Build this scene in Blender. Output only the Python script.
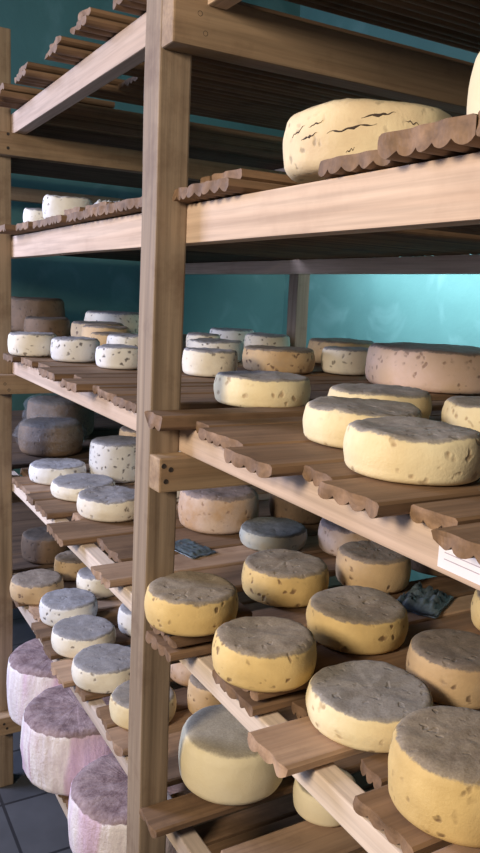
import bpy, bmesh, math, random
from mathutils import Vector, Matrix, noise
for o in list(bpy.data.objects): bpy.data.objects.remove(o)
scene = bpy.context.scene
C = scene.collection
PI = math.pi

# ------------------------------------------------------------------ camera
W, H = 480, 853
F_PX = 764.24
fwd = Vector((-0.85430036, 0.49169309, -0.16854909))
rgt = Vector((0.4912832, 0.86972661, 0.04707911))
up = Vector((-0.1697401, 0.04258564, 0.98456831))
cd = bpy.data.cameras.new('camera')
cd.sensor_fit = 'VERTICAL'; cd.sensor_height = 36.0; cd.lens = F_PX * 36.0 / H
cd.clip_start = 0.02; cd.clip_end = 60
cam = bpy.data.objects.new('camera', cd); C.objects.link(cam)
m = Matrix((rgt, up, -fwd)).transposed().to_4x4()
m.translation = Vector((1.3721, -0.5857, 0.0574))
cam.matrix_world = m
scene.camera = cam

# ------------------------------------------------------------------ light
wd = bpy.data.worlds.new('world'); scene.world = wd; wd.use_nodes = True
wd.node_tree.nodes['Background'].inputs[0].default_value = (0.62, 0.72, 1.0, 1)
wd.node_tree.nodes['Background'].inputs[1].default_value = 0.085
def area(name, loc, target, size, energy, color, size_y=None):
    l = bpy.data.lights.new(name, 'AREA'); l.energy = energy; l.color = color
    l.shape = 'RECTANGLE'; l.size = size; l.size_y = size_y or size
    o = bpy.data.objects.new(name, l); C.objects.link(o); o.location = loc
    o.rotation_euler = (Vector(target) - Vector(loc)).to_track_quat('-Z', 'Y').to_euler()
    return o
area('aisle_lamp', (1.15, -2.45, 0.80), (0.1, 0.3, -0.3), 0.6, 92, (1.0, 0.84, 0.65))
area('doorway_daylight', (-2.3, -1.9, 0.55), (-0.9, 0.2, -0.6), 1.0, 115, (0.62, 0.69, 1.0), 1.6)
wl = area('added_wall_fill', (-1.25, 1.52, 0.95), (-1.25, 2.30, 0.05), 1.9, 68, (0.84, 0.93, 1.0), 0.12)  # unseen fill light added behind the rack to brighten the back wall
wl.data.spread = math.radians(125)
vs = scene.view_settings
vs.view_transform = 'Standard'; vs.look = 'None'; vs.gamma = 1.0; vs.exposure = 0.08; vs.use_curve_mapping = False

# ------------------------------------------------------------------ materials
class N:
    def __init__(s, name, rough=0.7):
        s.m = bpy.data.materials.new(name); s.m.use_nodes = True
        s.nt = s.m.node_tree; s.b = s.nt.nodes['Principled BSDF']; s.b.inputs['Roughness'].default_value = rough
        s.tc = s.nt.nodes.new('ShaderNodeTexCoord'); s.oi = s.nt.nodes.new('ShaderNodeObjectInfo')
    def l(s, a, b): s.nt.links.new(a, b)
    def coord(s, scale=(1, 1, 1)):
        add = s.nt.nodes.new('ShaderNodeVectorMath'); add.operation = 'ADD'
        mul = s.nt.nodes.new('ShaderNodeMath'); mul.operation = 'MULTIPLY'; mul.inputs[1].default_value = 17.0
        s.l(s.oi.outputs['Random'], mul.inputs[0]); s.l(s.tc.outputs['Object'], add.inputs[0]); s.l(mul.outputs[0], add.inputs[1])
        mp = s.nt.nodes.new('ShaderNodeMapping'); mp.inputs['Scale'].default_value = scale
        s.l(add.outputs[0], mp.inputs[0]); return mp.outputs[0]
    def noise(s, scale, co, detail=4, rough=0.55, dist=0.0):
        n = s.nt.nodes.new('ShaderNodeTexNoise'); n.inputs['Scale'].default_value = scale
        n.inputs['Detail'].default_value = detail; n.inputs['Roughness'].default_value = rough
        n.inputs['Distortion'].default_value = dist; s.l(co, n.inputs['Vector']); return n.outputs['Fac']
    def ramp(s, fac, stops):
        r = s.nt.nodes.new('ShaderNodeValToRGB'); e = r.color_ramp.elements
        while len(e) < len(stops): e.new(0.5)
        for i, (p, c) in enumerate(stops):
            e[i].position = p; e[i].color = (*c, 1) if len(c) == 3 else c
        s.l(fac, r.inputs[0]); return r.outputs[0]
    def mix(s, f, a, b, mode='MIX'):
        x = s.nt.nodes.new('ShaderNodeMix'); x.data_type = 'RGBA'; x.blend_type = mode
        for sock, v in ((x.inputs[0], f), (x.inputs[6], a), (x.inputs[7], b)):
            if isinstance(v, (int, float)): sock.default_value = v
            elif isinstance(v, tuple): sock.default_value = (*v, 1)
            else: s.l(v, sock)
        return x.outputs[2]
    def math(s, op, a, b=0.0):
        x = s.nt.nodes.new('ShaderNodeMath'); x.operation = op
        for sock, v in ((x.inputs[0], a), (x.inputs[1], b)):
            if isinstance(v, (int, float)): sock.default_value = v
            else: s.l(v, sock)
        return x.outputs[0]
    def bump(s, h, st, dist=0.004):
        b = s.nt.nodes.new('ShaderNodeBump'); b.inputs['Strength'].default_value = st; b.inputs['Distance'].default_value = dist
        s.l(h, b.inputs['Height']); s.l(b.outputs[0], s.b.inputs['Normal'])
    def col(s, c): 
        if isinstance(c, tuple): s.b.inputs['Base Color'].default_value = (*c, 1)
        else: s.l(c, s.b.inputs['Base Color'])

def wood(name, dark, light, axis, stain=0.35, stain_col=(0.10, 0.05, 0.025), rough=0.75):
    n = N(name, rough)
    sc = [22.0, 22.0, 22.0]; sc[axis] = 1.1
    co = n.coord(tuple(sc)); co2 = n.coord()
    g = n.noise(1.0, co, 5, 0.6, 0.6)
    c = n.ramp(g, [(0.30, dark), (0.68, light)])
    sc2 = [110.0, 110.0, 110.0]; sc2[axis] = 3.0
    f = n.noise(1.0, n.coord(tuple(sc2)), 3)
    c = n.mix(0.35, c, n.ramp(f, [(0.35, (0.45, 0.45, 0.45)), (0.6, (1, 1, 1))]), 'MULTIPLY')
    s = n.noise(7.0, co2, 5, 0.65)
    sf = n.math('MULTIPLY', n.ramp(s, [(0.52, (0, 0, 0)), (0.72, (1, 1, 1))]), stain)
    c = n.mix(sf, c, stain_col)
    # object to object variation of tone
    v = n.ramp(n.oi.outputs['Random'], [(0.0, (0.72, 0.72, 0.74)), (1.0, (1.0, 1.0, 1.0))])
    c = n.mix(1.0, c, v, 'MULTIPLY')
    n.col(c); n.bump(f, 0.35, 0.002)
    return n.m
M = {}
M['post'] = wood('aged_post_wood', (0.22, 0.155, 0.10), (0.40, 0.30, 0.205), 2, 0.5, (0.10, 0.045, 0.02))
M['beam'] = wood('fresh_pine_beam', (0.56, 0.40, 0.285), (0.70, 0.53, 0.395), 0, 0.18, (0.25, 0.13, 0.07))
M['rail'] = wood('pine_rail', (0.30, 0.195, 0.11), (0.47, 0.33, 0.20), 1, 0.35)
M['board_y'] = wood('weathered_board', (0.155, 0.088, 0.045), (0.33, 0.20, 0.11), 1, 0.55, (0.085, 0.045, 0.024))
M['board_shaded'] = wood('shade_toned_board', (0.07, 0.042, 0.026), (0.16, 0.10, 0.06), 1, 0.5, (0.04, 0.022, 0.014))  # far-bay shade put into the wood colour
M['beam_pale'] = wood('planed_pale_beam', (0.70, 0.56, 0.44), (0.84, 0.71, 0.59), 0, 0.10, (0.35, 0.22, 0.14))
M['board_pale'] = wood('pale_board', (0.36, 0.23, 0.145), (0.56, 0.38, 0.25), 1, 0.45, (0.14, 0.065, 0.03))

def cheese_mat(name, side, side2, top, top2, edge=0.55, spots=0.5, spot_col=(0.10, 0.05, 0.025), mould=0.15, spot_scale=44, en=0.75):
    """rind: side colour, mouldy top, pits and eyes on the side"""
    n = N(name, 0.78)
    co = n.coord()
    big = n.noise(9.0, co, 4, 0.6)
    fine = n.noise(60.0, co, 5, 0.7)
    vfine = n.noise(260.0, co, 3, 0.6)
    sc = n.mix(n.ramp(big, [(0.38, (0, 0, 0)), (0.66, (1, 1, 1))]), side, side2)
    # pits
    vo = n.nt.nodes.new('ShaderNodeTexVoronoi'); vo.inputs['Scale'].default_value = spot_scale
    dist = n.nt.nodes.new('ShaderNodeVectorMath'); dist.operation = 'ADD'
    nn = n.nt.nodes.new('ShaderNodeTexNoise'); nn.inputs['Scale'].default_value = 40
    n.l(co, nn.inputs['Vector'])
    sm = n.nt.nodes.new('ShaderNodeVectorMath'); sm.operation = 'SCALE'; sm.inputs['Scale'].default_value = 0.03
    n.l(nn.outputs['Color'], sm.inputs[0]); n.l(co, dist.inputs[0]); n.l(sm.outputs[0], dist.inputs[1])
    n.l(dist.outputs[0], vo.inputs['Vector'])
    sp = n.ramp(vo.outputs['Distance'], [(0.14, (1, 1, 1)), (0.30, (0, 0, 0))])
    patch = n.ramp(n.noise(13.0, co, 2), [(0.38, (0, 0, 0)), (0.50, (1, 1, 1))])
    pf = n.math('MULTIPLY', n.math('MULTIPLY', sp, patch), spots)
    sc = n.mix(pf, sc, spot_col)
    # grey mould bloom on the side
    mb = n.math('MULTIPLY', n.ramp(n.noise(16.0, co, 6, 0.7), [(0.52, (0, 0, 0)), (0.72, (1, 1, 1))]), mould)
    sc = n.mix(mb, sc, top2)
    tcol = n.ramp(n.noise(34.0, co, 6, 0.72), [(0.32, top), (0.68, top2)])
    tcol = n.mix(0.45, tcol, n.ramp(vfine, [(0.35, (0.55, 0.55, 0.55)), (0.62, (1, 1, 1))]), 'MULTIPLY')
    tcol = n.mix(n.math('MULTIPLY', n.ramp(n.noise(11.0, co, 5, 0.7), [(0.55, (0, 0, 0)), (0.7, (1, 1, 1))]), 0.45), tcol, (top[0]*0.45, top[1]*0.40, top[2]*0.38))
    sep = n.nt.nodes.new('ShaderNodeSeparateXYZ'); n.l(n.tc.outputs['Normal'], sep.inputs[0])
    e = n.math('ADD', sep.outputs['Z'], n.math('MULTIPLY', n.math('SUBTRACT', fine, 0.5), en))
    f = n.ramp(e, [(edge, (0, 0, 0)), (edge + 0.17, (1, 1, 1))])
    c = n.mix(f, sc, tcol)
    v = n.ramp(n.oi.outputs['Random'], [(0.0, (0.88, 0.86, 0.84)), (1.0, (1.0, 1.0, 1.0))])
    c = n.mix(1.0, c, v, 'MULTIPLY')
    n.col(c)
    h = n.math('ADD', n.math('MULTIPLY', fine, 0.7), n.math('MULTIPLY', pf, -1.2))
    n.bump(n.math('ADD', h, n.math('MULTIPLY', vfine, 0.3)), 0.5, 0.003)
    return n.m
G1, G2 = (0.17, 0.145, 0.125), (0.31, 0.275, 0.25)
CM = {}
CM['yellow'] = cheese_mat('golden_rind', (0.77, 0.57, 0.25), (0.62, 0.44, 0.18), (0.27, 0.215, 0.155), (0.42, 0.35, 0.26), 0.60, 0.8, (0.13, 0.06, 0.03), 0.12)
CM['straw'] = cheese_mat('straw_rind', (0.88, 0.79, 0.56), (0.83, 0.73, 0.48), (0.40, 0.355, 0.27), (0.47, 0.42, 0.32), 0.72, 0.0, mould=0.02, en=0.3)
CM['cream'] = cheese_mat('cream_rind', (0.86, 0.76, 0.50), (0.78, 0.64, 0.38), (0.30, 0.27, 0.24), (0.43, 0.395, 0.355), 0.62, 0.65, (0.34, 0.20, 0.10), 0.14, 40)
CM['tan'] = cheese_mat('tan_rind', (0.66, 0.48, 0.27), (0.52, 0.36, 0.20), (0.22, 0.175, 0.14), (0.36, 0.30, 0.24), 0.5, 0.8, (0.10, 0.05, 0.03), 0.4)
CM['white'] = cheese_mat('white_rind', (0.84, 0.84, 0.82), (0.72, 0.71, 0.68), (0.28, 0.28, 0.30), (0.45, 0.45, 0.48), 0.60, 0.9, (0.10, 0.09, 0.09), 0.12, 46)
CM['ivory'] = cheese_mat('ivory_rind', (0.87, 0.83, 0.72), (0.76, 0.68, 0.54), (0.28, 0.27, 0.28), (0.43, 0.42, 0.43), 0.55, 0.75, (0.12, 0.09, 0.07), 0.30, 44)
CM['blue'] = cheese_mat('blue_grey_rind', (0.40, 0.46, 0.47), (0.58, 0.54, 0.42), (0.13, 0.145, 0.15), (0.27, 0.29, 0.30), 0.35, 0.5, (0.08, 0.08, 0.08), 0.5)
CM['rose'] = cheese_mat('rosy_rind', (0.84, 0.63, 0.52), (0.76, 0.55, 0.38), (0.30, 0.23, 0.20), (0.42, 0.34, 0.30), 0.62, 0.6, (0.20, 0.10, 0.07), 0.15)
CM['blotch'] = cheese_mat('blotched_rind', (0.70, 0.56, 0.47), (0.50, 0.31, 0.16), (0.24, 0.19, 0.18), (0.40, 0.33, 0.32), 0.50, 0.6, (0.20, 0.10, 0.06), 0.40)
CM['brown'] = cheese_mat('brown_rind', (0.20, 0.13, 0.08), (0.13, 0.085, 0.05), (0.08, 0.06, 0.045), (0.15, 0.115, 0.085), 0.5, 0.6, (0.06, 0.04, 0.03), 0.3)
CM['crack'] = cheese_mat('cracked_rind', (0.78, 0.66, 0.43), (0.64, 0.50, 0.32), (0.50, 0.42, 0.28), (0.62, 0.52, 0.34), 0.7, 0.5, (0.12, 0.08, 0.06), 0.25)
def cloth_mat():
    n = N('cloth_bound_rind', 0.8); co = n.coord()
    # vertical folds: noise in polar angle
    sep = n.nt.nodes.new('ShaderNodeSeparateXYZ'); n.l(n.tc.outputs['Object'], sep.inputs[0])
    a = n.math('ARCTAN2', sep.outputs['Y'], sep.outputs['X'])
    cmb = n.nt.nodes.new('ShaderNodeCombineXYZ'); n.l(a, cmb.inputs[0]); n.l(n.math('MULTIPLY', sep.outputs['Z'], 1.2), cmb.inputs[1]); n.l(n.oi.outputs['Random'], cmb.inputs[2])
    st = n.noise(9.0, cmb.outputs[0], 3, 0.5)
    sc = n.ramp(n.noise(2.0, cmb.outputs[0], 2), [(0.42, (0.76, 0.58, 0.70)), (0.55, (0.92, 0.86, 0.87))])
    sc = n.mix(0.35, sc, n.ramp(st, [(0.35, (0.55, 0.45, 0.5)), (0.6, (1, 1, 1))]), 'MULTIPLY')
    t = n.ramp(n.noise(22.0, co, 6, 0.75), [(0.35, (0.16, 0.10, 0.11)), (0.65, (0.42, 0.32, 0.33))])
    sn = n.nt.nodes.new('ShaderNodeSeparateXYZ'); n.l(n.tc.outputs['Normal'], sn.inputs[0])
    e = n.math('ADD', sn.outputs['Z'], n.math('MULTIPLY', n.math('SUBTRACT', n.noise(40.0, co, 4), 0.5), 0.6))
    n.col(n.mix(n.ramp(e, [(0.40, (0, 0, 0)), (0.5, (1, 1, 1))]), sc, t))
    n.bump(n.math('ADD', st, n.noise(90.0, co, 4)), 0.5, 0.006); return n.m
CM['cloth'] = cloth_mat()

def plain(name, c, rough=0.6, bump=0.0, metal=0.0, var=0.25, scale=30):
    n = N(name, rough); co = n.coord(); f = n.noise(scale, co, 4)
    n.col(n.ramp(f, [(0.3, tuple(x*(1-var) for x in c)), (0.7, c)])); n.b.inputs['Metallic'].default_value = metal
    if bump: n.bump(f, bump, 0.004)
    return n.m
M['screw'] = plain('dark_screw_hole', (0.035, 0.025, 0.02), 0.6)
M['paper'] = plain('paper', (0.80, 0.76, 0.80), 0.8, var=0.04)
M['ink'] = plain('faded_ink', (0.46, 0.42, 0.48), 0.8)
M['blue_cloth'] = plain('blue_grey_plastic', (0.12, 0.165, 0.20), 0.4, 0.4, var=0.6)
M['white_film'] = plain('crumpled_white_film', (0.62, 0.64, 0.66), 0.35, 0.5)
M['crack_dark'] = plain('crack_inside', (0.06, 0.04, 0.03), 0.9)
def film():
    n = N('clear_film', 0.22); n.col((0.62, 0.68, 0.75)); co = n.coord()
    n.b.inputs['Alpha'].default_value = 0.10
    n.bump(n.noise(24.0, co, 5, 0.6, 1.5), 1.0, 0.02); return n.m
M['film'] = film()
def teal():
    n = N('teal_painted_wall', 0.62); co = n.coord()
    c = n.ramp(n.noise(1.6, co, 4, 0.55), [(0.35, (0.048, 0.135, 0.138)), (0.65, (0.064, 0.172, 0.172))])
    c = n.mix(n.math('MULTIPLY', n.ramp(n.noise(3.5, co, 3, 0.5, 1.0), [(0.55, (0, 0, 0)), (0.68, (1, 1, 1))]), 0.35), c, (0.12, 0.25, 0.26))
    n.col(c); n.bump(n.noise(40.0, co, 4), 0.25, 0.004); return n.m
M['teal'] = teal()
def tile():
    n = N('dark_floor_tiles', 0.45); br = n.nt.nodes.new('ShaderNodeTexBrick'); mp = n.nt.nodes.new('ShaderNodeMapping')
    n.l(n.tc.outputs['Object'], mp.inputs[0]); n.l(mp.outputs[0], br.inputs[0])
    br.offset = 0.0; br.inputs['Scale'].default_value = 1.0
    br.inputs['Brick Width'].default_value = 0.33; br.inputs['Row Height'].default_value = 0.33; br.inputs['Mortar Size'].default_value = 0.006
    br.inputs['Color1'].default_value = (0.075, 0.078, 0.088, 1); br.inputs['Color2'].default_value = (0.10, 0.103, 0.115, 1); br.inputs['Mortar'].default_value = (0.03, 0.03, 0.035, 1)
    c = n.mix(0.6, br.outputs['Color'], n.ramp(n.noise(5.0, n.coord(), 5), [(0.3, (0.5, 0.5, 0.5)), (0.7, (1, 1, 1))]), 'MULTIPLY')
    n.col(c); return n.m
M['tile'] = tile()
M['ceiling'] = plain('dark_ceiling', (0.10, 0.14, 0.14), 0.9)

# ------------------------------------------------------------------ helpers
def link(name, verts, faces, mat, parent=None, loc=(0, 0, 0), smooth=False):
    me = bpy.data.meshes.new(name); me.from_pydata([tuple(v) for v in verts], [], faces); me.update()
    if smooth:
        for p in me.polygons: p.use_smooth = True
    me.materials.append(mat)
    o = bpy.data.objects.new(name, me); C.objects.link(o); o.location = loc
    if parent: o.parent = parent
    return o
def tag(o, label=None, cat=None, group=None, kind=None):
    if label: o['label'] = label
    if cat: o['category'] = cat
    if group: o['group'] = group
    if kind: o['kind'] = kind
    return o
def box(name, lo, hi, mat, parent=None, bevel=0.003, wob=0.0, seed=0):
    """rough sawn timber: subdivided along its length, edges eased"""
    c = [(a+b)/2 for a, b in zip(lo, hi)]; s = [b-a for a, b in zip(lo, hi)]
    bm = bmesh.new(); bmesh.ops.create_cube(bm, size=1.0)
    for v in bm.verts: v.co = Vector((v.co.x*s[0], v.co.y*s[1], v.co.z*s[2]))
    if bevel: bmesh.ops.bevel(bm, geom=list(bm.edges), offset=bevel, segments=2, affect='EDGES', profile=0.6)
    if wob:
        ax = s.index(max(s)); n = int(s[ax]/0.06)
        for i in range(1, n):
            co = Vector((0, 0, 0)); co[ax] = -s[ax]/2 + s[ax]*i/n; no = Vector((0, 0, 0)); no[ax] = 1
            bmesh.ops.bisect_plane(bm, geom=bm.verts[:]+bm.edges[:]+bm.faces[:], plane_co=co, plane_no=no)
        for v in bm.verts:
            q = noise.noise_vector(v.co*3.0 + Vector((seed*7.3, seed, 0)))*wob; q[ax] = 0; v.co += q
    me = bpy.data.meshes.new(name); bm.to_mesh(me); bm.free(); me.materials.append(mat)
    o = bpy.data.objects.new(name, me); C.objects.link(o); o.location = c
    if parent:
        o.parent = parent; o.location = Vector(c) - parent.location
    return o

# ------------------------------------------------------------------ the room
FL, CE, YB, YA, XE, XN = -1.90, 2.05, 2.30, -3.2, -3.12, 3.2
def quad(name, pts, mat, kind='structure'):
    o = link(name, pts, [(0, 1, 2, 3), (7, 6, 5, 4), (0, 4, 5, 1), (1, 5, 6, 2), (2, 6, 7, 3), (3, 7, 4, 0)], mat)
    tag(o, kind=kind); return o
def slab(name, lo, hi, mat):
    x0, y0, z0 = lo; x1, y1, z1 = hi
    return quad(name, [(x0, y0, z0), (x0, y1, z0), (x1, y1, z0), (x1, y0, z0), (x0, y0, z1), (x0, y1, z1), (x1, y1, z1), (x1, y0, z1)], mat)
slab('floor', (XE-.1, YA, FL-.1), (XN, YB+.1, FL), M['tile'])
slab('wall_back', (XE-.1, YB, FL), (XN, YB+.1, CE), M['teal'])
slab('wall_end', (XE-.1, YA, FL), (XE, YB, CE), M['teal'])
slab('ceiling', (XE-.1, YA+2.4, CE), (XN, YB+.1, CE+.1), M['ceiling'])

# ------------------------------------------------------------------ the rack
PW, L, D, BT = 0.0746, 1.4284, 1.36, 0.04
rack = bpy.data.objects.new('storage_rack', None); C.objects.link(rack); rack.location = (0, 0, FL)
tag(rack, 'tall timber cheese rack of square posts, long pine beams and screwed cross rails', 'rack')
PY = 0.065
def post(x0, y0, top, i, mat='post'): return box('post', (x0, y0, FL), (x0+PW, y0+PY, top), M[mat], rack, 0.004, 0.0025, i)
for i, (x, t) in enumerate(((-PW, 0.99), (-L-PW, 0.905), (1.40, 0.99), (-2.97, 0.905))):
    post(x, 0, t, i); post(x - (0.118 if i == 1 else 0), D, t, i+9)
LV = {'T': (0.564, 0.632), '3': (0.152, 0.225), '2': (-0.2585, -0.203), '1': (-0.697, -0.652), '0': (-1.127, -1.082), 'm': (-1.575, -1.510)}
SURF = {k: v[1] + 0.0245 for k, v in LV.items()}
for i, (k, (a, b)) in enumerate(LV.items()):
    spans = [(-2.97, -0.001), (0.0525, 1.475)] if k == 'T' else [(-2.97, 1.475)]
    a2 = a + (0.012 if k == '3' else 0)
    for xa, xb in spans:
        box('beam', (xa, PY, a), (xb, PY+BT, b), M['beam_pale' if k in '10m' else 'beam'], rack, 0.003, 0.0008, i+20)
        box('beam', (xa, D-BT, a2), (xb, D, b), M['beam'], rack, 0.003, 0.0008, i+40)
def screw(parent, x, y, z, sx=1):
    n = 14; vs_ = []; fs = []
    for j, (rr, dx) in enumerate(((0.0052, 0.0006), (0.0046, 0.0012), (0.003, 0.0006), (0.0, 0.0004))):
        for q in range(n): vs_.append((dx*sx, rr*math.cos(2*PI*q/n), rr*math.sin(2*PI*q/n)))
    for j in range(3):
        for q in range(n): fs.append((j*n+q, j*n+(q+1) % n, (j+1)*n+(q+1) % n, (j+1)*n+q))
    o = link('screw', vs_, fs, M['screw'], parent); o.location = Vector((x, y, z)) - parent.location - rack.location
    return o
TR = 0.0514
def rail(x0, y0, za, zb, holes, i, th=TR):
    o = box('rail', (x0, y0, za), (x0+th, D+PY, zb), M['rail'], rack, 0.004, 0.0015, i)
    for (y, z) in holes: screw(o, x0+th, y, z)
    return o
rail(0, 0, 0.4923, 0.581, [(0.052, 0.548), (0.064, 0.517)], 60)
rail(0, 0, -0.3272, -0.2585, [(0.024, -0.282), (0.014, -0.305), (0.009, -0.274)], 61)
rail(-L, 0, 0.49, 0.564, [(0.0424, 0.5568), (0.042, 0.5117)], 62)
rail(-L, 0, -0.3272, -0.2585, [(0.028, -0.290), (0.042, -0.312)], 63)
rail(-L, 0, -1.648, -1.575, [(0.019, -1.60), (0.03, -1.62)], 64)
for i, (x, k) in enumerate([(x, k) for x in (-PW-TR, -L-PW-TR) for k in '10m']):
    b = LV[k][0]
    rail(x, PY+0.001, b-0.068, b, [], 70+i)
for x in (1.40-TR,):
    for i, k in enumerate('T3210m'): rail(x, 0, LV[k][0]-0.068, LV[k][0], [], 90+i)
for i, k in enumerate('T210m'): rail(-2.97+PW, 0, LV[k][0]-0.068, LV[k][0], [], 100+i)

# ------------------------------------------------------------------ the loose boards
rnd = random.Random(11)
def board(lv, x0, x1, ye, z=None, mat=None, th=0.022, y2=None, teeth=True, seed=0):
    """moulded board: flat top, rippled underside, laid front to back"""
    z = (LV[lv][1] if z is None else z)
    y2 = y2 or D - 0.002
    w = x1 - x0; z += 0.0015
    nt = max(3, int(w/0.028)); nc = nt*6
    cols = []
    for c in range(nc+1):
        t = c/nc; x = -w/2 + w*t; q = abs(math.sin(PI*nt*t))
        ed = 0.003 if c in (0, nc) else 0.0
        cols.append((x, th-ed, (0.008*(1-q**0.75) if teeth else 0.0)))
    Ly = y2 - ye; st = [0, 0.004, 0.02] + [0.02+(Ly-0.02)*q for q in (0.05, 0.1, 0.2, 0.35, 0.5, 0.65, 0.8, 0.9, 1.0)]
    vs_, fs = [], []; nr = nc+1
    for si, y in enumerate(st):
        for k in (0, 1):
            for (x, zt, zb) in cols:
                pz = zt if k == 0 else zb
                e = (0.009, 0.004)[si]*noise.noise(Vector((x*32+seed*3.1, pz*30, seed*1.7))) if si < 2 else 0.0
                sag = 0.0012*noise.noise(Vector((y*3, seed*2.0, x*8))) if k == 0 else 0.0
                vs_.append((x, y+e, pz+sag))
    def V(si, k, c): return (si*2+k)*nr + c
    for si in range(len(st)-1):
        for c in range(nc):
            fs.append((V(si, 0, c), V(si, 0, c+1), V(si+1, 0, c+1), V(si+1, 0, c)))
            fs.append((V(si, 1, c), V(si+1, 1, c), V(si+1, 1, c+1), V(si, 1, c+1)))
        fs.append((V(si, 0, 0), V(si+1, 0, 0), V(si+1, 1, 0), V(si, 1, 0)))
        fs.append((V(si, 0, nc), V(si, 1, nc), V(si+1, 1, nc), V(si+1, 0, nc)))
    # front end: extra rows so that the sawn face is rough, back end plain
    rows = [[V(0, 0, c) for c in range(nr)]]
    for kk in (0.33, 0.66):
        row_ = []
        for c in range(nr):
            x, zt, zb = cols[c]; pz = zt + (zb-zt)*kk
            row_.append(len(vs_)); vs_.append((x, 0.009*noise.noise(Vector((x*32+seed*3.1, pz*30, seed*1.7))), pz))
        rows.append(row_)
    rows.append([V(0, 1, c) for c in range(nr)])
    for a in range(3):
        for c in range(nc): fs.append((rows[a][c], rows[a+1][c], rows[a+1][c+1], rows[a][c+1]))
    for c in range(nc): fs.append((V(len(st)-1, 0, c), V(len(st)-1, 0, c+1), V(len(st)-1, 1, c+1), V(len(st)-1, 1, c)))
    # side faces of the extra front rows
    fs.append((rows[0][0], V(0, 1, 0), rows[2][0], rows[1][0])); fs.append((rows[0][nc], rows[1][nc], rows[2][nc], V(0, 1, nc)))
    o = link('shelf_board', vs_, fs, mat or M['board_y'], None, ((x0+x1)/2, ye, z)); return o
ORD = ['first', 'second', 'third', 'fourth', 'fifth', 'sixth', 'seventh', 'eighth', 'ninth', 'tenth', 'eleventh', 'twelfth', 'thirteenth', 'fourteenth', 'fifteenth']
SN = {'T': 'top shelf', '3': 'upper shelf', '2': 'eye-level shelf', '1': 'middle shelf', '0': 'lower shelf', 'm': 'bottom shelf'}
def fill(x0, x1, wmin, wmax, seed, gap=0.004):
    r = random.Random(seed); out = []; x = x0
    while x < x1 - 0.04:
        w = r.uniform(wmin, wmax); e = min(x+w, x1)
        out.append([x, e, r.uniform(0.015, 0.055)]); x = e + gap
    return out
FRONT = {}
# measured front ends of the boards, near bay and towards the lens: (x0, x1, end y)
FRONT['2'] = [(-1.37, -1.235, 0.02), (-1.225, -1.06, 0.045), (-1.05, -0.90, 0.055), (-0.885, -0.70, 0.012), (-0.69, -0.61, 0.06), (-0.60, -0.47, -0.002), (-0.455, -0.405, 0.04), (-0.395, -0.275, 0.03), (-0.265, -0.13, 0.02),
              (0.005, 0.078, -0.012), (0.095, 0.15, 0.055), (0.157, 0.325, 0.03), (0.332, 0.47, -0.015), (0.48, 0.56, 0.032), (0.566, 0.69, 0.005), (0.70, 0.775, 0.045), (0.785, 0.93, 0.0), (0.94, 1.08, 0.04)]
FRONT['1'] = [(-1.37, -1.25, 0.05), (-1.24, -1.14, 0.055), (-1.13, -1.04, 0.04), (-1.03, -0.87, 0.04), (-0.86, -0.785, 0.115), (-0.778, -0.61, 0.01), (-0.60, -0.405, 0.105), (-0.395, -0.275, 0.02), (-0.265, -0.13, 0.11),
              (0.005, 0.125, 0.0), (0.132, 0.20, 0.115), (0.207, 0.36, 0.05), (0.367, 0.408, 0.125), (0.415, 0.525, 0.008), (0.552, 0.61, 0.12), (0.617, 0.74, 0.065), (0.75, 0.90, 0.03)]
FRONT['0'] = [(-1.37, -1.24, 0.04), (-1.22, -1.08, 0.07), (-1.06, -0.93, 0.04), (-0.91, -0.80, 0.035), (-0.76, -0.62, 0.02), (-0.61, -0.525, 0.05), (-0.46, -0.36, 0.06), (-0.35, -0.24, 0.05), (-0.225, -0.05, 0.075),
              (0.005, 0.090, 0.0), (0.165, 0.285, 0.11), (0.292, 0.40, 0.06), (0.41, 0.53, 0.08), (0.54, 0.66, 0.05)]
FRONT['3'] = [(-1.37, -1.20, -0.005), (-1.19, -1.02, 0.02), (-1.01, -0.87, 0.03), (-0.86, -0.70, 0.025), (-0.69, -0.52, 0.035), (-0.51, -0.35, 0.03), (-0.34, -0.13, 0.03),
              (0.005, 0.06, 0.03), (0.068, 0.225, 0.03), (0.232, 0.33, 0.20), (0.337, 0.432, 0.15), (0.44, 0.60, 0.055), (0.607, 0.76, 0.03), (0.77, 0.92, 0.02)]
FRONT['T'] = [(-1.36, -1.27, -0.01), (-1.255, -1.19, -0.02), (-1.03, -0.90, -0.02), (-0.735, -0.63, -0.01), (-0.495, -0.385, -0.015), (-0.285, -0.18, 0.01), (0.055, 0.20, 0.03), (0.205, 0.40, 0.02), (-0.022, 0.048, 0.12),
              (-0.895, -0.745, 0.25), (-0.62, -0.503, 0.22), (-0.378, -0.292, 0.26), (-0.173, -0.11, 0.12)]
FRONT['m'] = [(-1.37, -1.10, 0.05), (-1.09, -0.83, 0.06), (-0.82, -0.58, 0.05), (-0.57, -0.34, 0.06), (-0.33, -0.13, 0.05)]
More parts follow.
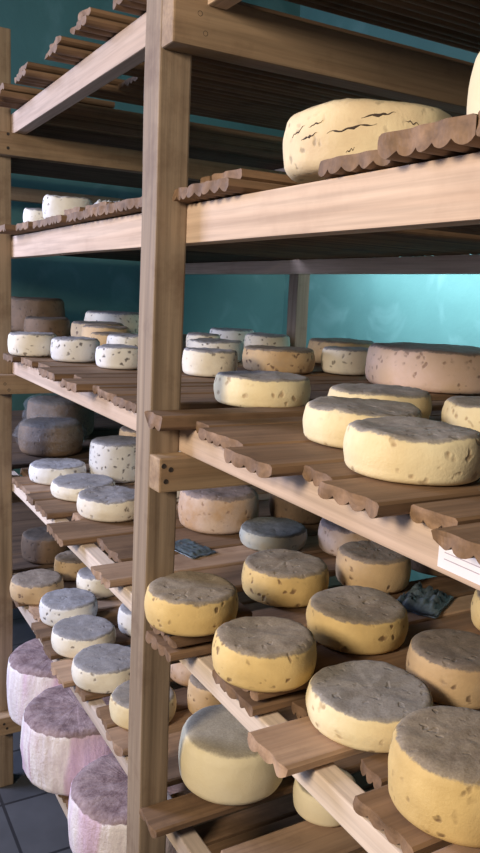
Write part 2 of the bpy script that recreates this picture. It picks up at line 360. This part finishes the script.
for lv in 'T3210m':
    near = FRONT[lv]
    for i, (a, b, ye) in enumerate(near):
        side = 'left of the near post' if a < 0 else 'right of the near post'
        grp = sorted([q for q in near if (q[0] < 0) == (a < 0)], key=lambda q: abs(q[0]))
        k = grp.index((a, b, ye))
        pale = (lv in '10' and i % 3 == 1)
        hi = (lv == '2' and a == 0.005)
        o = board(lv, a, b, ye, z=LV[lv][1]+0.026 if (lv == '0' and a in (0.005, -0.225)) else None, th=0.030 if (hi or (lv == '3' and i > 11)) else (0.018 if lv == 'T' else 0.022), mat=M['board_pale'] if pale else None, seed=i+ord(lv))
        tag(o, '%s board on the %s, %s %s' % ('pale' if pale else 'brown', SN[lv], ORD[k], side), 'board', 'loose boards of the rack')
        if (lv == 'T' and ye < 0.1) or (lv == '3' and i in (3, 4, 7, 8)) or (lv == '1' and a in (0.005, 0.207)):
            dx = 0.003 if i % 2 else -0.004
            if i in (7,): dx = 0.0
            zt = LV[lv][1] + (0.0213 if lv == 'T' else 0.0255)
            short = (lv == '3' and i > 10) or lv == '1'
            if lv == '3' and i == 8: b = 0.185
            o = board(lv, a+0.01+dx, b-0.004+dx, ye+((-0.015 if i > 10 else 0.05) if lv == '3' else 0.01), z=zt, th=0.018 if lv == 'T' else 0.022, y2=0.205 if short else (0.35 if (lv == 'T' and i in (1, 2)) else None), seed=i+ord(lv)+500)
            tag(o, 'brown board on top of the %s board, %s %s' % (ORD[k], SN[lv], side), 'board', 'loose boards of the rack')
    if lv == '1':
        o = board(lv, 0.007, 0.112, -0.005, z=LV['1'][1]+0.0505, th=0.0215, y2=0.19, seed=77)
        tag(o, 'short uppermost board of the stack right under the golden cheese beside the near post', 'board', 'loose boards of the rack')
    if lv != 'm':
        o = board(lv, -1.50, -1.385, 0.11 if lv != '2' else 0.12, seed=ord(lv)+900)
        tag(o, 'brown board on the %s between the two bays, behind the far post' % SN[lv], 'board', 'loose boards of the rack')
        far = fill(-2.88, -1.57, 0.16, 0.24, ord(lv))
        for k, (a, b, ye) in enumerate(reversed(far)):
            o = board(lv, a, b, ye, seed=k+ord(lv)*3, mat=M['board_shaded'])
            tag(o, 'shade-darkened board on the %s of the far bay, %s beyond the far post' % (SN[lv], ORD[k]), 'board', 'loose boards of the rack')

# ------------------------------------------------------------------ the cheeses
def wheel(r, h, seed, er=0.16, bulge=0.03, seg=72, rough=1.0, folds=0.0):
    rr = min(r, h)*er + 0.003
    prof = [(0.0, 0.0), (r*0.5, 0.0), (r-rr*1.1, 0.0)]
    for k in range(1, 5):
        a = -PI/2 + PI/2*k/5; prof.append((r-rr + rr*math.cos(a), rr + rr*math.sin(a)))
    ns = 7
    for k in range(ns+1):
        t = k/ns; z = rr + (h-2*rr)*t; prof.append((r + bulge*r*math.sin(PI*t), z))
    for k in range(1, 5):
        a = PI/2*k/5; prof.append((r-rr + rr*math.cos(a), h-rr + rr*math.sin(a)))
    for t in (0.985, 0.90, 0.78, 0.62, 0.45, 0.28, 0.12): prof.append(((r-rr)*t, h))
    vs_ = [(0, 0, 0)]; rings = []
    sv = Vector((seed*3.17, seed*1.31, seed*0.77))
    for (pr_, pz) in prof[1:]:
        ring = []
        for q in range(seg):
            a = 2*PI*q/seg; c, s = math.cos(a), math.sin(a)
            low = noise.noise(Vector((c*0.9, s*0.9, pz*4)) + sv)
            mid = noise.noise(Vector((c*r*28, s*r*28, pz*28)) + sv)
            f = 1 + 0.030*low*rough + 0.012*mid*rough
            if folds: f += folds*noise.noise(Vector((c*9, s*9, pz*2)) + sv) * (1 if pz < h*0.97 else 0.3)
            z = pz
            if pz > h*0.5: z += (pz/h)*(0.0045*noise.noise(Vector((c*pr_*14, s*pr_*14, 0)) + sv) + 0.0022*noise.noise(Vector((c*pr_*60, s*pr_*60, 3)) + sv))*rough
            ring.append(len(vs_)); vs_.append((pr_*f*c, pr_*f*s, max(z, 0.0)))
        rings.append(ring)
    fs = []
    for q in range(seg): fs.append((0, rings[0][(q+1) % seg], rings[0][q]))
    for i in range(len(rings)-1):
        for q in range(seg): fs.append((rings[i][q], rings[i][(q+1) % seg], rings[i+1][(q+1) % seg], rings[i+1][q]))
    top = len(vs_); vs_.append((0, 0, h))
    for q in range(seg): fs.append((rings[-1][q], rings[-1][(q+1) % seg], top))
    return vs_, fs
SEED = [0]
def cheese(lv, x, y, r, h, style, label, group=None, z=None, tilt=0.0, er=0.16, bulge=0.03, rough=1.0, folds=0.0, name='cheese_wheel'):
    SEED[0] += 1
    v, f = wheel(r, h, SEED[0], er, bulge, 72 if r < 0.15 else 96, rough, folds)
    o = link(name, v, f, CM[style], None, (x, y, (SURF[lv] if z is None else z) + 0.001), True)
    o.rotation_euler = (0, tilt, SEED[0]*1.37)
    tag(o, label, 'cheese', group); return o
GR = {'3': 'cheeses on the upper shelf', '2': 'cheeses on the eye-level shelf', '1': 'cheeses on the middle shelf', '0': 'cheeses on the lower shelf', 'm': 'cloth bound cheeses on the bottom shelf'}
def row(lv, items):
    for it in items:
        x, y, r, h, st, lab = it[:6]; kw = it[6] if len(it) > 6 else {}
        cheese(lv, x, y, r, h, st, lab, GR[lv], **kw)
row('2', [
 (-0.078, 0.302, 0.105, 0.064, 'cream', 'cream speckled cheese on the eye-level shelf, first right of the near post'),
 (0.360, 0.237, 0.099, 0.063, 'cream', 'cream cheese between the label-side front cheese and the lone one by the post'),
 (0.571, 0.161, 0.097, 0.064, 'cream', 'large cream speckled cheese at the front edge of the eye-level shelf, above the paper label'),
 (0.182, 0.420, 0.101, 0.064, 'cream', 'cream cheese half hidden behind the second cheese of the eye-level front row'),
 (0.40, 0.535, 0.107, 0.064, 'cream', 'cream cheese at the right edge in front of the big rosy cheese'),
 (-0.29, 1.03, 0.208, 0.113, 'rose', 'very wide rosy cheese with grey top at the right of the eye-level shelf', dict(bulge=0.015)),
 (-0.633, 0.456, 0.080, 0.076, 'ivory', 'pale cheese on the eye-level shelf cut by the right side of the near post'),
 (-1.275, 0.10, 0.082, 0.076, 'ivory', 'pale cheese with dark spots next to the far post on the eye-level shelf'),
 (-1.069, 0.186, 0.078, 0.074, 'white', 'white spotted cheese, middle of the three at the front left of the eye-level shelf'),
 (-0.852, 0.258, 0.074, 0.066, 'white', 'white cheese just left of the near post on the eye-level shelf'),
 (-0.722, 0.752, 0.113, 0.075, 'tan', 'tan and grey cheese behind the lone cream cheese on the eye-level shelf'),
 (-0.640, 0.970, 0.085, 0.082, 'ivory', 'pale half shaded cheese below the bright teal wall, left of the rosy cheese'),
 (-1.070, 0.700, 0.100, 0.074, 'white', 'white topped cheese in the third row of the eye-level shelf, right of the near post'),
 (-1.44, 0.840, 0.070, 0.075, 'ivory', 'small ivory cheese behind the near post deep on the eye-level shelf'),
 (-0.96, 1.185, 0.125, 0.088, 'tan', 'wide cheese with mottled dark top directly below the bright teal wall'),
 (-1.30, 1.06, 0.092, 0.086, 'ivory', 'greyish cheese in front of the back post on the eye-level shelf'),
 (-1.67, 1.10, 0.100, 0.086, 'white', 'pale cheese left of the back post in the last row'),
 (-1.42, 0.44, 0.085, 0.072, 'tan', 'low brown topped cheese behind the two left front cheeses'),
 (-1.215, 0.43, 0.080, 0.078, 'white', 'white topped cheese behind the white cheese beside the near post'),
 (-1.66, 0.50, 0.095, 0.085, 'tan', 'yellowish brown cheese just beyond the far post on the eye-level shelf'),
 (-1.93, 0.56, 0.115, 0.088, 'tan', 'tan cheese second beyond the far post on the eye-level shelf'),
 (-2.25, 0.42, 0.105, 0.090, 'brown', 'brown cheese deep in the far bay of the eye-level shelf'),
 (-2.30, 0.78, 0.150, 0.125, 'ivory', 'wide whitish cheese standing above the others in the far bay'),
 (-2.62, 0.45, 0.155, 0.175, 'brown', 'very big dark brown cheese at the far left of the eye-level shelf'),
])
row('1', [
 (0.100, 0.056, 0.090, 0.070, 'yellow', 'golden cheese on the middle shelf right beside the near post', dict(z=-0.5775)),
 (0.296, 0.106, 0.090, 0.070, 'yellow', 'golden cheese second from the near post in the middle shelf front row', dict(z=-0.6025)),
 (0.476, 0.203, 0.102, 0.060, 'cream', 'cream cheese with wide grey top, third in the middle shelf front row'),
 (0.700, 0.180, 0.098, 0.100, 'yellow', 'big ochre cheese at the bottom right corner of the photo'),
 (-0.048, 0.372, 0.100, 0.078, 'yellow', 'golden cheese behind the first two of the middle shelf front row'),
 (0.205, 0.388, 0.102, 0.070, 'yellow', 'golden brown topped cheese in the centre of the second row, middle shelf'),
 (0.455, 0.420, 0.088, 0.078, 'tan', 'cheese with pinkish pale side at the right edge of the middle shelf'),
 (-0.585, 0.480, 0.118, 0.112, 'blotch', 'tall pinkish blotched cheese under the screwed rail, right of the near post'),
 (-0.368, 0.540, 0.092, 0.053, 'blue', 'low blue-grey cheese with ribbed top behind the golden ones'),
 (-0.017, 0.610, 0.088, 0.085, 'tan', 'shaded tan cheese beneath the long beam on the middle shelf'),
 (-0.240, 0.710, 0.085, 0.080, 'blotch', 'small pinkish cheese peeping between the blue-grey and the shaded tan one'),
 (0.330, 0.735, 0.100, 0.075, 'yellow', 'yellow cheese at the right edge just below the paper label'),
 (-1.235, 0.405, 0.104, 0.142, 'white', 'tall white cheese with black specks left of the near post on the middle shelf'),
 (-1.275, 0.190, 0.098, 0.062, 'white', 'bluish white cheese next to the far post on the middle shelf'),
 (-1.050, 0.212, 0.104, 0.050, 'ivory', 'flat ivory cheese between the bluish white and the rough front cheese'),
 (-0.805, 0.222, 0.104, 0.064, 'ivory', 'rough ivory cheese with grey top at the front of the middle shelf, left of post', dict(rough=1.5)),
 (-0.93, 0.47, 0.090, 0.075, 'white', 'white cheese mostly hidden behind the near post on the middle shelf'),
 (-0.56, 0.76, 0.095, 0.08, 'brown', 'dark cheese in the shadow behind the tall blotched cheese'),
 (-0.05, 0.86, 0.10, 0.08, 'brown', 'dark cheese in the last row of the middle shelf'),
 (-1.62, 0.66, 0.10, 0.11, 'tan', 'tan cheese behind the tall white cheese, in the far bay'),
 (-1.42, 0.75, 0.08, 0.10, 'white', 'small white wrapped looking cheese peeping above the tall white cheese'),
])
row('0', [
 (-0.001, 0.225, 0.120, 0.124, 'straw', 'tall smooth pale yellow cheese beside the near post on the lower shelf', dict(z=SURF['0']+0.026, er=0.2, rough=0.5)),
 (0.157, 0.375, 0.068, 0.070, 'straw', 'small pale cheese below the beam at the bottom of the photo'),
 (-1.268, 0.115, 0.092, 0.074, 'tan', 'tan cheese next to the far post on the lower shelf'),
 (-1.040, 0.163, 0.096, 0.074, 'white', 'white cheese with bluish grey top, second from the far post on the lower shelf'),
 (-0.818, 0.143, 0.098, 0.066, 'ivory', 'ivory cheese with dark mottled top, third from the far post on the lower shelf'),
 (-0.596, 0.139, 0.098, 0.065, 'ivory', 'creamy cheese with grey top, fourth from the far post on the lower shelf'),
 (-0.366, 0.158, 0.086, 0.065, 'cream', 'cream cheese touching the left side of the near post on the lower shelf'),
 (-1.225, 0.335, 0.082, 0.080, 'ivory', 'pale cheese with brown patch behind the first two on the lower shelf'),
 (-1.42, 0.300, 0.075, 0.080, 'tan', 'dim tan cheese behind the one next to the far post'),
 (-0.860, 0.360, 0.080, 0.080, 'white', 'white cheese peeping out left of the near post, second row lower shelf'),
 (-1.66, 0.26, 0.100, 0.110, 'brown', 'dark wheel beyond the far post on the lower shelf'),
 (-0.50, 0.385, 0.085, 0.085, 'blotch', 'greyish cheese in the gap between near post and tall pale cheese'),
 (-0.315, 0.345, 0.072, 0.095, 'tan', 'shaded tan cheese directly behind the near post on the lower shelf'),
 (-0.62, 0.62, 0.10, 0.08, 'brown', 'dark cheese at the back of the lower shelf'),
 (0.24, 0.62, 0.09, 0.08, 'tan', 'dim tan cheese below the front golden cheeses, lower shelf second row'),
])
row('m', [
 (-0.840, 0.130, 0.168, 0.215, 'cloth', 'big cloth bound cheese with purple brown wrinkled top above the tiles', dict(er=0.14, bulge=0.04, folds=0.03, rough=1.6)),
 (-1.20, 0.165, 0.165, 0.230, 'cloth', 'big cloth bound cheese half hidden behind the purple one, nearest the far post', dict(er=0.16, bulge=0.03, folds=0.015)),
 (-0.440, 0.160, 0.168, 0.190, 'cloth', 'big cloth bound cheese cut by the near post and the bottom of the photo', dict(er=0.16, bulge=0.03, folds=0.02)),
])
big = cheese('3', 0.330, 0.235, 0.139, 0.102, 'crack', 'large yellowish cheese with dark cracks on the upper shelf', GR['3'], z=SURF['3'], er=0.22)
# cracks in its rind: short torn slits standing in the surface
from mathutils.bvhtree import BVHTree
def crack(parent, a0, z0, a1, z1, wd, seed):
    me = parent.data; bvh = BVHTree.FromPolygons([v.co for v in me.vertices], [tuple(p.vertices) for p in me.polygons])
    n = 16; vs_, fs = [], []; rz = parent.rotation_euler[2]
    for i in range(n+1):
        t = i/n; a = math.radians(-38.6 + a0+(a1-a0)*t) - rz; z = z0+(z1-z0)*t + 0.004*noise.noise(Vector((t*5, seed, 0)))
        w = wd*math.sin(PI*min(max(t, 0.05), 0.95))*(1+0.9*noise.noise(Vector((t*8, seed, 4))))
        for q in (1, 0.35, -0.35, -1):
            d = Vector((math.cos(a), math.sin(a), 0)); hit = bvh.ray_cast(d*0.5 + Vector((0, 0, z+q*w)), -d)[0]
            vs_.append(hit + d*(0.0009 if abs(q) < 0.5 else -0.0004))
    for i in range(n):
        for j in range(3): fs.append((i*4+j, (i+1)*4+j, (i+1)*4+j+1, i*4+j+1))
    return link('crack', vs_, fs, M['crack_dark'], parent)
for i, c in enumerate([(-26, 0.050, 3, 0.062, 0.0022), (-6, 0.070, 14, 0.079, 0.0026), (-56, 0.055, -44, 0.066, 0.0018), (-46, 0.046, -33, 0.052, 0.0022), (-40, 0.062, -30, 0.070, 0.0016), (-14, 0.022, -9, 0.028, 0.0016), (20, 0.068, 30, 0.066, 0.0012)]):
    crack(big, *c, i*2.3)
row('3', [
 (0.650, 0.300, 0.120, 0.140, 'straw', 'yellow cheese cut by the right edge on the upper shelf', dict(er=0.2, z=SURF['3']+0.0085)),
 (-0.955, 0.125, 0.074, 0.070, 'white', 'rough white cheese on the upper shelf between far post and near post', dict(z=SURF['3'], rough=1.8)),
 (-1.175, 0.100, 0.055, 0.050, 'white', 'small white cheese beside the far post on the upper shelf', dict(rough=1.8)),
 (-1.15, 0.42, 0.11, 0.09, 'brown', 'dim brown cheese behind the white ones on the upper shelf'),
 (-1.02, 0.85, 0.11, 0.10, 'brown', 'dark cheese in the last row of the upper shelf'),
])

# ------------------------------------------------------------------ plastic, paper and film
def blob(r, h, seed, amp, seg=48):
    v, f = wheel(r, h, seed, 0.4, 0.05, seg, 1.0)
    return [(x*(1+amp*noise.noise(Vector((x*20, y*20, z*20+seed)))), y*(1+amp*noise.noise(Vector((x*20+9, y*20, z*20+seed)))), z*(1+amp*0.6*noise.noise(Vector((x*25, y*25, z*9+seed*2))))) for x, y, z in v], f
for i, (lv, x, y, r, h, lab) in enumerate([('1', -1.75, 0.30, 0.13, 0.13, 'dark cheese wrapped in shiny clear film beyond the far post'),
                                      ('1', -2.12, 0.45, 0.15, 0.17, 'film wrapped dark cheese deeper in the far bay'),
                                      ('T', -1.95, 0.45, 0.14, 0.13, 'film wrapped cheese on the top shelf of the far bay')]):
    o = cheese(lv, x, y, r, h, 'brown', lab, 'film wrapped cheeses in the far bay', name='wrapped_cheese')
    v, f = blob(r*1.10, h*1.10, 70+i, 0.10)
    link('plastic_wrap', [(a, b, c-0.001 if c < 0.002 else c) for a, b, c in v], f, M['film'], o, (0, 0, 0), True)
def sheet(name, cx, cy, z, sx, sy, hgt, mat, seed, label, cat, rz=0.0):
    nx, ny = 26, 18; vs_, fs = [], []
    for s_ in (1, 0):
        for i in range(nx+1):
            for j in range(ny+1):
                u, v = i/nx-0.5, j/ny-0.5
                e = min(1, 6*min(0.5-abs(u), 0.5-abs(v)) + 0.15)
                k = abs(noise.noise(Vector((u*5+seed, v*7, seed)))) + 0.5*abs(noise.noise(Vector((u*14+seed, v*14, 2))))
                vs_.append((sx*u*(1+0.1*noise.noise(Vector((v*4, seed, 0)))), sy*v*(1+0.1*noise.noise(Vector((u*4, 0, seed)))), (0.0006 if s_ == 0 else 0.003 + hgt*e*(0.3+k))))
    n = (nx+1)*(ny+1)
    for i in range(nx):
        for j in range(ny):
            a = i*(ny+1)+j; fs.append((a, a+ny+1, a+ny+2, a+1)); fs.append((n+a+1, n+a+ny+2, n+a+ny+1, n+a))
    for i in range(nx):
        for j in (0, ny):
            a = i*(ny+1)+j; b = a+ny+1
            fs.append((a, n+a, n+b, b) if j else (b, n+b, n+a, a))
    for j in range(ny):
        for i in (0, nx):
            a = i*(ny+1)+j; b = a+1
            fs.append((b, n+b, n+a, a) if i else (a, n+a, n+b, b))
    o = link(name, vs_, fs, mat, None, (cx, cy, z), True); o.rotation_euler[2] = rz; tag(o, label, cat); return o
sheet('plastic_sheet', 0.135, 0.64, SURF['1']+0.001, 0.10, 0.14, 0.03, M['blue_cloth'], 3, 'crumpled blue-grey plastic between cheeses below the paper label', 'plastic', 0.5)
sheet('plastic_sheet', -0.41, 0.30, SURF['1']+0.001, 0.13, 0.08, 0.012, M['blue_cloth'], 5, 'blue-grey plastic lying in front of the tall blotched cheese', 'plastic', 0.2)
sheet('film_scrap', 0.135, 0.28, SURF['3']+0.028, 0.06, 0.14, 0.018, M['white_film'], 8, 'crumpled white film lying on the upper shelf by the near post', 'film', 0.1)
sheet('film_scrap', -0.72, 0.17, SURF['3']+0.028, 0.09, 0.07, 0.022, M['white_film'], 9, 'crumpled white film right of the rough white cheese on the upper shelf', 'film', 0.3)
# paper label stapled to the eye-level beam
lb = [(0.735, -0.2125), (0.835, -0.2125), (0.835, -0.250), (0.735, -0.250)]
def thin(name, pts, y, th, mat, parent=None):
    n = len(pts); v = [(x, y, z) for x, z in pts] + [(x, y+th, z) for x, z in pts]
    f = [tuple(range(n)), tuple(reversed(range(n, 2*n)))] + [(i, n+i, n+(i+1) % n, (i+1) % n) for i in range(n)]
    return link(name, v, f, mat, parent)
lab = thin('paper_label', lb, PY-0.0016-0.0012, 0.001, M['paper'])
tag(lab, 'white paper label fixed to the front of the eye-level beam at right', 'label')
for i, (z, w) in enumerate(((-0.221, 0.07), (-0.229, 0.078), (-0.237, 0.055))):
    thin('faded_line', [(0.745, z), (0.745+w, z), (0.745+w, z-0.0012), (0.745, z-0.0012)], PY-0.0032, 0.0003, M['ink'], lab)
